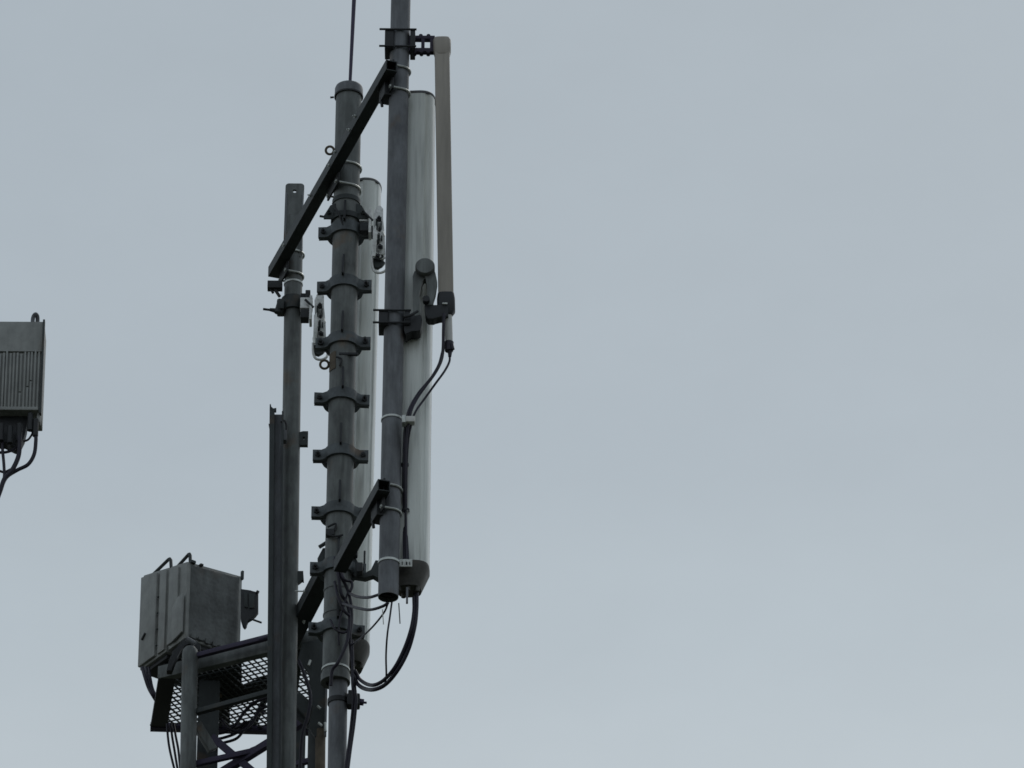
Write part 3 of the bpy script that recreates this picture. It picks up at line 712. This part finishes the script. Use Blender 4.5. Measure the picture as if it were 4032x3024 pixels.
b = MB(); bar(b.bm, P(772, 2850, 1.47), P(838, 2955, 1.50), .04, .055); b.build('knee_brace', 'steel', t)
GD = 1.10
b = MB(); bar(b.bm, P(1160, 2745, 1.16), P(1255, 2850, 1.16), .05, .075); bar(b.bm, P(1150, 2800, 1.20), P(1250, 2880, 1.20), .04, .03); b.build('knee_brace', 'dark', t)
b = MB(); prism(b.bm, [P(x, y, GD) for x, y in ((1190, 2530), (1298, 2505), (1300, 2560), (1288, 2700), (1280, 2890), (1240, 2900), (1215, 2860), (1236, 2770), (1216, 2640), (1172, 2600))], Y*.03, .003); b.build('gusset_plate', 'dark', t)
b = MB()
for x0, y0, x1, y1 in ((1250, 2780, 1262, 2790), (1254, 2846, 1268, 2858), (1215, 2620, 1222, 2600), (1280, 2845, 1282, 2880)):
    tube(b.bm, [P(x0, y0, GD-.03), P(x1, y1, GD-.03)], .008, 8)
b.build('bolt', 'zincband', t)
b = MB()
for px in (1288,): bar(b.bm, P(px, 2600, GD-.02), P(px-7, 2900, GD-.02), .012, .02)
b.build('edge_strip', 'steel_l', t)
b = MB(); tube(b.bm, [P(1262, 2875, 1.12), P(1256, 3500, 1.12)], .030, 20); b.build('stub_pipe', 'rust', t)
# ties below the picture carrying the poles and the mast foot
b = MB(); z = P(1300, 3350, 0).z
bar(b.bm, V((L2.x, L2.y, z)), V((LOWP.at(3350).x, LOWP.at(3350).y, z)), .06, .06)
bar(b.bm, V((L2.x, L2.y, z+.1)), V((LP.at(3350).x, LP.at(3350).y, z+.1)), .06, .06)
b.build('outrigger', 'dark', t)
b = MB(); c = sum(legs, V())/3; box(b.bm, c+ZV*.2, X, Y, ZV, 2.2, 2.2, .4, .02); b.build('footing', 'concrete', t)

# ================================================================== RADIO UNITS on the platform
def unit(name, label, q0, dirL, dirR, wL, wR, zb, h, G_, fins=True, parts=None):
    t = thing(name, q0, label, 'radio unit', G_)
    return t
UD = 1.72
K = P(728, 2512, UD)                                      # nearest bottom corner
Kt = P(731, 2222, UD); H = (Kt-K).z
LF = PZ(549, 2641, K.z); RF = PZ(958, 2556, K.z)
eL = (LF-K); lL = eL.length; eL.normalize(); eR = V((-eL.y, eL.x, 0)); eR = eR if eR.x > 0 else -eR
lR = .402
print('unit', lL, H, (RF-K).length, eL, eR)
split = lL*.395
for i, (s0, s1, lab) in enumerate(((0, split-.009, 'grey radio box beside the mast side with cast ribbed flank and top handle'), (split+.009, lL, 'pale grey outer radio box at far left of the pair with a top handle'))):
    org = K+eL*((s0+s1)/2); sw = s1-s0
    t = thing('radio_unit', org, ['nearer grey radio box above the post, its rough ribbed flank facing right', 'paler outer radio box at the left of the pair, a seam down its face'][i], 'radio unit', 'radio boxes above the platform')
    cen = org+eR*(lR/2)+ZV*(H/2)
    def topz(dl, dr): return H + .022 + .135*dl/lL + .035*dr/lR*(1-dl/lL)
    def hexa(bm, l0, l1, r0, r1, z0, z1, bev):              # block whose top follows the sloping cover
        vs = [bm.verts.new(K+eL*l+eR*r+ZV*(z0 if k == 0 else topz(l, r)*z1)) for l in (l0, l1) for r in (r0, r1) for k in (0, 1)]
        fs = [bm.faces.new([vs[q] for q in f]) for f in ((0, 1, 3, 2), (4, 6, 7, 5), (0, 4, 5, 1), (2, 3, 7, 6), (0, 2, 6, 4), (1, 5, 7, 3))]
        bmesh.ops.bevel(bm, geom=list({e for f in fs for e in f.edges}), offset=bev, segments=2, affect='EDGES', profile=.6)
    b = MB(); hexa(b.bm, s0, s1, 0, lR, 0, 1, .012); bd = b.build('housing', 'grey', t)
    Ht = topz((s0+s1)/2, 0)
    # front cover with seam
    b = MB()
    if i == 1:
        hexa(b.bm, s0+sw*.36, s1-sw*.02, -.019, .003, H*.03, .965, .007)
        b.build('cover', 'grey', t); b = MB()
        hexa(b.bm, s0+sw*.03, s0+sw*.28, -.012, .003, H*.03, .97, .005)
    else:
        hexa(b.bm, s0+sw*.42, s1-sw*.04, -.015, .003, H*.05, .955, .006)
        b.build('cover', 'grey', t); b = MB()
        n0 = org-eR*.010
        prism(b.bm, [n0-eL*(sw*.46)+ZV*(H*.08), n0+eL*(sw*.16)+ZV*(H*.03), n0+eL*(sw*.16)+ZV*(H*.50), n0-eL*(sw*.12)+ZV*(H*.60), n0-eL*(sw*.46)+ZV*(H*.60)], -eR*.012, .004)
    b.build('cover', 'grey', t)
    b = MB(); hb = org+ZV*(Ht-.012)+eR*.03
    hw = sw*.40
    sg = [hb+eL*hw*1.12+ZV*.005, hb+eL*(hw*.95)+ZV*.03, hb-eL*(hw*.78)+ZV*.062, hb-eL*(hw*.9)+ZV*.060, hb-eL*hw*1.0+ZV*.045, hb-eL*hw*1.08-ZV*.03]; tube(b.bm, sg, .0105, 8)
    b.build('handle', 'dark', t)
    if i == 0:
        b = MB(); random.seed(3)
        nf = 26
        # rough cast flank: a displaced grid
        nx, nz = 34, 60; gv = []
        ph = [random.uniform(0, 6.3) for _ in range(12)]
        for iz in range(nz+1):
            row = []
            for ix in range(nx+1):
                uu, ww = ix/nx, iz/nz
                hgt_ = .0005*math.sin(ww*41+ph[0]+2.5*math.sin(uu*5+ph[1]))+.0006*math.sin(uu*17+ww*9+ph[3])+random.uniform(-.002, .002)
                if ix in (0, nx) or iz in (0, nz): hgt_ = -.006
                row.append(b.bm.verts.new(K+eR*(.025+(lR-.05)*uu)+ZV*(topz(0, lR*uu)*(.03+.94*ww))-eL*(.009+hgt_)))
            gv.append(row)
        for iz in range(nz):
            for ix in range(nx): b.bm.faces.new((gv[iz][ix], gv[iz][ix+1], gv[iz+1][ix+1], gv[iz+1][ix])).smooth = True
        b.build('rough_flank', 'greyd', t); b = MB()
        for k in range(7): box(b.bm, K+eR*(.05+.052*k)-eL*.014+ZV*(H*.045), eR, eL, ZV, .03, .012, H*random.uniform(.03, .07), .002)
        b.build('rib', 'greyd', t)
        b = MB()
        for k in range(2): c = K+eR*(.035+.06*k)-eL*.004+ZV*(H+.024); box(b.bm, c, eR, eL, ZV, random.uniform(.015, .035), .03, random.uniform(.012, .028), .005)
        box(b.bm, K+eR*(lR-.006)-eL*.004+ZV*(H+.06), eR, eL, ZV, .014, .02, .06, .003)
        b.build('top_lug', 'dark', t)
    b = MB()
    for k in range(3):
        c = org+eR*(.06+.1*k)+eL*(sw*(-.2+.2*k)); tube(b.bm, [c+ZV*.01, c-ZV*.045], .018, 12)
    box(b.bm, org+eR*(lR*.4)-ZV*.012, eL, eR, ZV, sw*.85, lR*.7, .03, .004)
    b.build('connector', 'black', t)
    if i == 1:
        b = MB(); c = org-eR*.022+eL*(sw*.33)+ZV*(H*.36); tube(b.bm, [c, c+ZV*.03-eL*.035], .008, 8); b.build('latch', 'black', t)
        b = MB()
        for k in range(4): hexbolt(b.bm, org-eR*.012-eL*(sw*.2)+ZV*(H*(.15+.22*k)), -eR, .008, .006, .004)
        b.build('bolt', 'dark', t)
# bracket on the right of the units
t = thing('mounting_bracket', P(990, 2440, UD+.2), 'small black mounting bracket with a stud beside the radio boxes', 'bracket')
BD = UD+.10
b = MB(); flat(b.bm, [(948, 2318), (985, 2324), (1017, 2332), (1017, 2408), (1006, 2422), (992, 2434), (975, 2440), (971, 2462), (964, 2470), (956, 2462), (948, 2436)], BD, .035); b.build('plate', 'black', t)
b = MB(); flat(b.bm, [(960, 2330), (975, 2334), (975, 2392), (962, 2388)], BD-.008, .008, .001); flat(b.bm, [(980, 2336), (1002, 2340), (1002, 2392), (982, 2394)], BD-.008, .008, .001); b.build('channel', 'dark', t)
b = MB(); tube(b.bm, [P(985, 2436, BD), P(1030, 2452, BD)], .0065, 8); tube(b.bm, [P(1010, 2330, BD), P(1018, 2334, BD)], .012, 8); b.build('stud', 'black', t)

# ================================================================== FAR LEFT CABINET
FD = .3
t = thing('radio_cabinet', P(60, 1640, FD), 'ribbed grey equipment cabinet cut off by the left edge of the view', 'cabinet')
fx0, fx1 = P(-260, 1265, FD).x, P(174, 1270, FD).x; zt = P(100, 1266, FD).z; zb_ = P(100, 1622, FD).z
wq = fx1-fx0; hq = zt-zb_; lean = P(162, 1660, FD).x-P(176, 1270, FD).x
axc = V((-lean*.6, 0, 1)).normalized(); cen = V(((fx0+fx1)/2+lean*.5, MASTY+FD+.11, (zt+zb_)/2)); ux = V((axc.z, 0, -axc.x))
b = MB(); box(b.bm, cen, ux, Y, axc, wq, .22, hq, .006); hs = b.build('housing', 'grey', t)
b = MB(); random.seed(5); nf = 30
for k in range(nf):
    xx = wq*(.5-.018-(k+.5+random.uniform(-.1, .1))/nf*.96); h_ = hq*.655*random.uniform(.93, 1); zz_ = -hq*.5+.012+h_/2
    p = cen+ux*xx-Y*(.117-random.uniform(0, .006))+axc*zz_
    if random.random() < .15:
        cut = random.uniform(.3, .7); box(b.bm, p+axc*(h_*(cut-1)/2), ux, Y, axc, .011, .022, h_*cut-.008, .001); box(b.bm, p+axc*(h_*cut/2), ux, Y, axc, .011, .022, h_*(1-cut)-.008, .001)
    else: box(b.bm, p, ux, Y, axc, .011, .022, h_, .001)
b.build('cooling_fin', 'grey', t)
b = MB(); box(b.bm, cen+ux*(wq/2-.002)-Y*.115-axc*.01, ux, Y, axc, .012, .04, hq+.02, .002); b.build('side_flange', 'dark', t); b = MB(); box(b.bm, cen-Y*.115+axc*(hq*.158), ux, Y, axc, wq-.02, .02, .006, .001); box(b.bm, cen-Y*.12-axc*(hq/2-.010), ux, Y, axc, wq-.03, .03, .022, .003); b.build('ledge', 'grey', t)
b = MB(); box(b.bm, cen+ux*(wq/2-.012)-Y*.08-axc*(hq/2+.03), ux, Y, axc, .02, .05, .07, .004); b.build('foot', 'grey', t)
b = MB(); c = P(138, 1268, FD+.06); tube(b.bm, cr([c+V((-.014, 0, -.02)), c+V((-.012, -.01, .024)), c+V((.002, -.02, .042)), c+V((.013, 0, .034)), c+V((.012, .03, -.02))], 5), .0125, 10); b.build('lifting_eye', 'steel_l', t)
b = MB()
flat(b.bm, [(-200, 1640), (110, 1636), (104, 1680), (95, 1720), (80, 1750), (60, 1762), (40, 1752), (20, 1738), (-200, 1735)], FD+.05, .08)
for x_, y_ in ((77, 1690), (40, 1700), (5, 1690), (141, 1672), (120, 1650)): tube(b.bm, [P(x_, y_-20, FD+.0), P(x_-2, y_+45, FD)], .017, 12)
b.build('connector', 'black', t)
b = MB(); bar(b.bm, P(-190, 1100, FD+.3), P(-230, 3600, FD+.3), .09, .09); bar(b.bm, P(-190, 1400, FD+.3), P(-190, 1400, FD+.2), .1, .1); b.build('stand_pipe', 'steel', t)
b = MB(); z = P(-225, 3450, FD+.3).z; bar(b.bm, V((P(-225, 3450, FD+.3).x, MASTY+FD+.3, z)), V((L1.x, L1.y, z)), .08, .08); b.build('boom', 'dark', t)

# ================================================================== CABLES
sd_ = RP.d-.03
cable([P(1748, 1235, SD-.05), P(1746, 1300, SD-.04), P(1744, 1380, sd_), P(1733, 1430, sd_), P(1700, 1487, sd_), P(1650, 1547, sd_), P(1618, 1600, sd_-.03), P(1602, 1650, sd_-.04), P(1593, 1720, sd_), P(1589, 1900, sd_+.05), P(1592, 2050, sd_+.1), P(1592, 2215, -1.07)], .0095, 'feeder_cable', 'black cable leaving beside the pale tail of the slim antenna, leftmost of three', group='cables from the slim antenna')
cable([P(1771, 1398, SD), P(1769, 1425, SD), P(1750, 1462, sd_), P(1715, 1510, sd_), P(1672, 1570, sd_), P(1640, 1615, sd_-.03), P(1624, 1655, sd_-.04), P(1607, 1740, sd_), P(1600, 1900, sd_+.05), P(1600, 2060, sd_+.1), P(1608, 2215, -1.07)], .0065, 'feeder_cable', 'thin black cable from the slim antenna tip, rightmost of three', group='cables from the slim antenna')
cable([P(1742, 1385, sd_-.02), P(1726, 1440, sd_-.02), P(1690, 1500, sd_-.02), P(1648, 1560, sd_-.02), P(1622, 1610, sd_-.04), P(1612, 1655, sd_-.05), P(1600, 1740, sd_-.02), P(1595, 1900, sd_+.03), P(1598, 2060, sd_+.08), P(1600, 2215, -1.08)], .0075, 'feeder_cable', 'black cable bowing down from the slim antenna, middle of three', group='cables from the slim antenna')
t = thing('cable_clip', P(1610, 1660, sd_), 'white plastic clip gathering three cables beside the right pole', 'clip')
b = MB(); c = P(1611, 1657, sd_-.05); box(b.bm, c, X, Y, ZV, .066, .05, .038, .006); b.build('body', 'clip', t)
b = MB(); box(b.bm, c-X*.03-ZV*.003-Y*.004, X, Y, ZV, .022, .055, .05, .006); b.build('buckle', 'zincband', t)
ad = -.95
for x_, y_, lb in ((1594, 1830, 'high on'), (1597, 2010, 'low on')):
    b = MB(); c = P(x_, y_, RP.d+(.01 if y_ < 1900 else .05)); strap(b.bm, c, ZV, .018, .014, .004); b.build('cable_tie', 'black', None, 'small black tie wrapped %s the cable bundle beside the right pole' % lb, 'tie', 'ties on the cable bundle')
cable([P(1641, 2335, ad), P(1640, 2400, ad), P(1632, 2470, ad), P(1607, 2560, ad+.05), P(1565, 2640, ad+.1), P(1515, 2697, ad+.2), P(1462, 2716, ad+.3), P(1415, 2700, CP.d-.15), P(1388, 2655, CP.d-.12)], .012, 'jumper_cable', 'thick violet-black cable looping from the right antenna foot, outer of two', group='thick looped jumper cables')
cable([P(1630, 2350, ad), P(1630, 2410, ad), P(1618, 2480, ad), P(1590, 2560, ad+.05), P(1552, 2632, ad+.1), P(1506, 2682, ad+.2), P(1462, 2698, ad+.3), P(1420, 2678, CP.d-.15), P(1396, 2640, CP.d-.12)], .011, 'jumper_cable', 'thick violet-black cable looping from the right antenna foot, inner of two', group='thick looped jumper cables')
cable([P(1543, 2370, RP.d), P(1535, 2430, RP.d), P(1525, 2500, RP.d), P(1520, 2580, ad), P(1521, 2660, ad+.15), P(1516, 2690, ad+.2)], .0055, 'drop_cable', 'thin dark cable dropping straight from the right pole foot into the loop')
cable([P(1528, 2375, RP.d), P(1512, 2412, RP.d+.05), P(1470, 2465, -.9), P(1425, 2508, -.65), P(1385, 2540, CP.d-.1)], .0055, 'drop_cable', 'thin dark cable slanting from the right pole foot down to the mast')
cable([P(1540, 2345, RP.d), P(1500, 2340, RP.d+.02), P(1455, 2352, -.95), P(1410, 2350, -.7), P(1372, 2335, CP.d-.1)], .0085, 'link_cable', 'black cable sagging between mast and right pole foot, upper of two', group='cables between mast and right pole foot')
cable([P(1530, 2372, RP.d), P(1505, 2388, RP.d+.02), P(1455, 2401, -.95), P(1400, 2392, -.7), P(1345, 2375, CP.d-.1)], .0085, 'link_cable', 'black cable sagging between mast and right pole foot, lower of two', group='cables between mast and right pole foot')
cable([P(1570, 2375, RP.d), P(1573, 2420, RP.d), P(1575, 2455, RP.d)], .0035, 'loose_tie', 'thin grey tie end hanging below the right pole foot', 'tie', m='steel')
cable([P(1506, 2400, RP.d), P(1508, 2430, RP.d), P(1510, 2458, RP.d)], .003, 'loose_tie', 'very thin pale tie end hanging left of the right pole foot', 'tie', m='clip')
md = CP.d-.11
cable([P(1318, 2195, md-.02), P(1322, 2240, md-.03), P(1345, 2275, md-.02), P(1368, 2320, md), P(1381, 2370, md), P(1385, 2440, md), P(1378, 2510, md-.02), P(1383, 2580, md), P(1392, 2650, md), P(1398, 2720, md), P(1402, 2760, md), P(1394, 2850, md+.03), P(1380, 2950, md+.05), P(1366, 3060, md+.05)], .0095, 'trunk_cable', 'black cable running down the right of the mast from the lower arm, rightmost', group='cables down the mast')
cable([P(1325, 2210, md-.03), P(1335, 2290, md-.03), P(1345, 2340, md-.02), P(1366, 2375, md), P(1377, 2430, md-.01), P(1370, 2510, md-.03), P(1355, 2560, md-.04), P(1330, 2610, md-.04), P(1308, 2640, md-.02), P(1303, 2700, md)], .010, 'trunk_cable', 'black cable curling left across the mast foot', group='cables down the mast')
cable([P(1335, 2225, md-.03), P(1355, 2280, md-.04), P(1382, 2290, md-.02), P(1386, 2310, md-.02), P(1378, 2330, md-.02)], .0085, 'trunk_cable', 'short black cable bight curling beside the lower arm joint', group='cables down the mast')
cable([P(1385, 2520, md), P(1388, 2600, md), P(1388, 2680, md-.02), P(1392, 2750, md), P(1384, 2850, md+.05), P(1372, 2950, md+.06), P(1358, 3060, md+.06)], .010, 'trunk_cable', 'black cable running down the right of the mast foot, close to the pipe', group='cables down the mast')
cable([P(1370, 2330, md-.01), P(1350, 2400, md-.02), P(1338, 2440, md-.02), P(1333, 2500, md-.02), P(1335, 2540, md-.01)], .006, 'trunk_cable', 'thin black cable down the middle of the mast foot', group='cables down the mast')
# under the radio boxes
for k, (dx, dd, lb) in enumerate(((0, 0, 'outermost'), (14, .03, 'middle'), (26, .05, 'innermost'))):
    cable([P(560+dx, 2628, UD+.25+dd), P(572+dx*.8, 2670, UD+.2+dd), P(586+dx*.6, 2710, UD+.2), P(606+dx*.5, 2745, UD+.2), P(640+dx, 2800, UD+.35)], .011-.002*k, 'jumper_cable', f'violet-black cable hanging under the outer radio box, {lb} of three', group='cables under the radio boxes')
    cable([P(658+dx, 2850, UD+.3+dd), P(661+dx*1.2, 2900, UD+.3), P(668+dx*1.3, 2950, UD+.3), P(682+dx, 3010, UD+.3), P(700+dx*.6, 3080, UD+.3)], .0075, 'drop_cable', f'black cable dropping below the platform beside the post, {("leftmost", "middle", "rightmost")[k]} of three', group='cables below the platform')
for k, lb in enumerate(('upper', 'middle', 'lower')):
    cable([P(845, 2890+22*k, 2.05), P(880, 2885+20*k, 2.05), P(915+8*k, 2872+18*k, 2.05), P(945+8*k, 2862+6*k, 2.05), P(965+8*k, 2840, 2.05)], .009, 'platform_cable', f'{lb} one of three short black cables slanting under the far platform beam', group='cables under the far beam')
# far left cabinet
fd = FD+.0
cable([P(141, 1700, fd), P(141, 1740, fd), P(134, 1790, fd), P(110, 1829, fd), P(68, 1851, fd), P(28, 1877, fd), P(6, 1915, fd), P(-40, 2010, fd)], .0115, 'cabinet_cable', 'violet-black cable hooping from the right corner of the far left cabinet', group='cables under the far left cabinet')
cable([P(77, 1720, fd-.02), P(77, 1765, fd-.02), P(70, 1805, fd-.02), P(48, 1850, fd-.02), P(18, 1885, fd-.02), P(-2, 1940, fd-.02), P(-40, 2040, fd-.02)], .014, 'cabinet_cable', 'thick violet-black cable curving inside the hoop under the far left cabinet', group='cables under the far left cabinet')
cable([P(8, 1720, fd+.02), P(10, 1770, fd+.02), P(16, 1840, fd+.02), P(14, 1890, fd+.02), P(-20, 1960, fd+.02)], .0095, 'cabinet_cable', 'straight violet-black cable at the left edge under the far left cabinet', group='cables under the far left cabinet')
cable([P(-30, 1775, fd+.04), P(5, 1782, fd+.04), P(40, 1776, fd+.04), P(70, 1758, fd+.04)], .0085, 'cabinet_cable', 'black cable sagging sideways under the far left cabinet', group='cables under the far left cabinet')
cable([P(-30, 1840, fd+.04), P(0, 1855, fd+.04), P(20, 1858, fd+.04), P(48, 1845, fd+.04)], .0075, 'cabinet_cable', 'thin black cable crossing low behind the others under the far left cabinet', group='cables under the far left cabinet')
cable([P(122, 1695, fd+.04), P(128, 1705, fd+.04), P(112, 1730, fd+.04), P(92, 1738, fd+.04)], .0065, 'cabinet_cable', 'small black cable loop tucked under the right end of the far left cabinet', group='cables under the far left cabinet')

cable([P(905, 2875, 1.75), P(930, 2850, 1.72), P(965, 2800, 1.7), P(1005, 2765, 1.65), P(1060, 2745, 1.6)], .010, 'platform_cable', 'black cable climbing across the grid floor beside the left pole, lower left end free', group='cables over the grid floor')
cable([P(870, 2832, 1.7), P(900, 2868, 1.7), P(945, 2880, 1.72), P(990, 2850, 1.72), P(1020, 2800, 1.7), P(1062, 2778, 1.66)], .008, 'platform_cable', 'thin black cable drooping in a bow below the grid floor', group='cables over the grid floor')
cable([P(1175, 2600, 1.0), P(1200, 2660, .98), P(1222, 2740, .98), P(1212, 2820, 1.0), P(1190, 2900, 1.02), P(1180, 3060, 1.05)], .011, 'platform_cable', 'black cable snaking down between the left pole and the mast foot', group='cables over the grid floor')
cable([P(1300, 2440, md-.0), P(1318, 2475, md-.03), P(1350, 2492, md-.03), P(1378, 2478, md-.02)], .007, 'trunk_cable', 'short black cable sagging across the face of the mast foot', group='cables down the mast')
cable([P(1318, 2290, md-.0), P(1328, 2340, md-.03), P(1352, 2400, md-.03), P(1376, 2425, md-.02)], .0085, 'trunk_cable', 'black cable crossing the mast slantwise below the lower arm', group='cables down the mast')
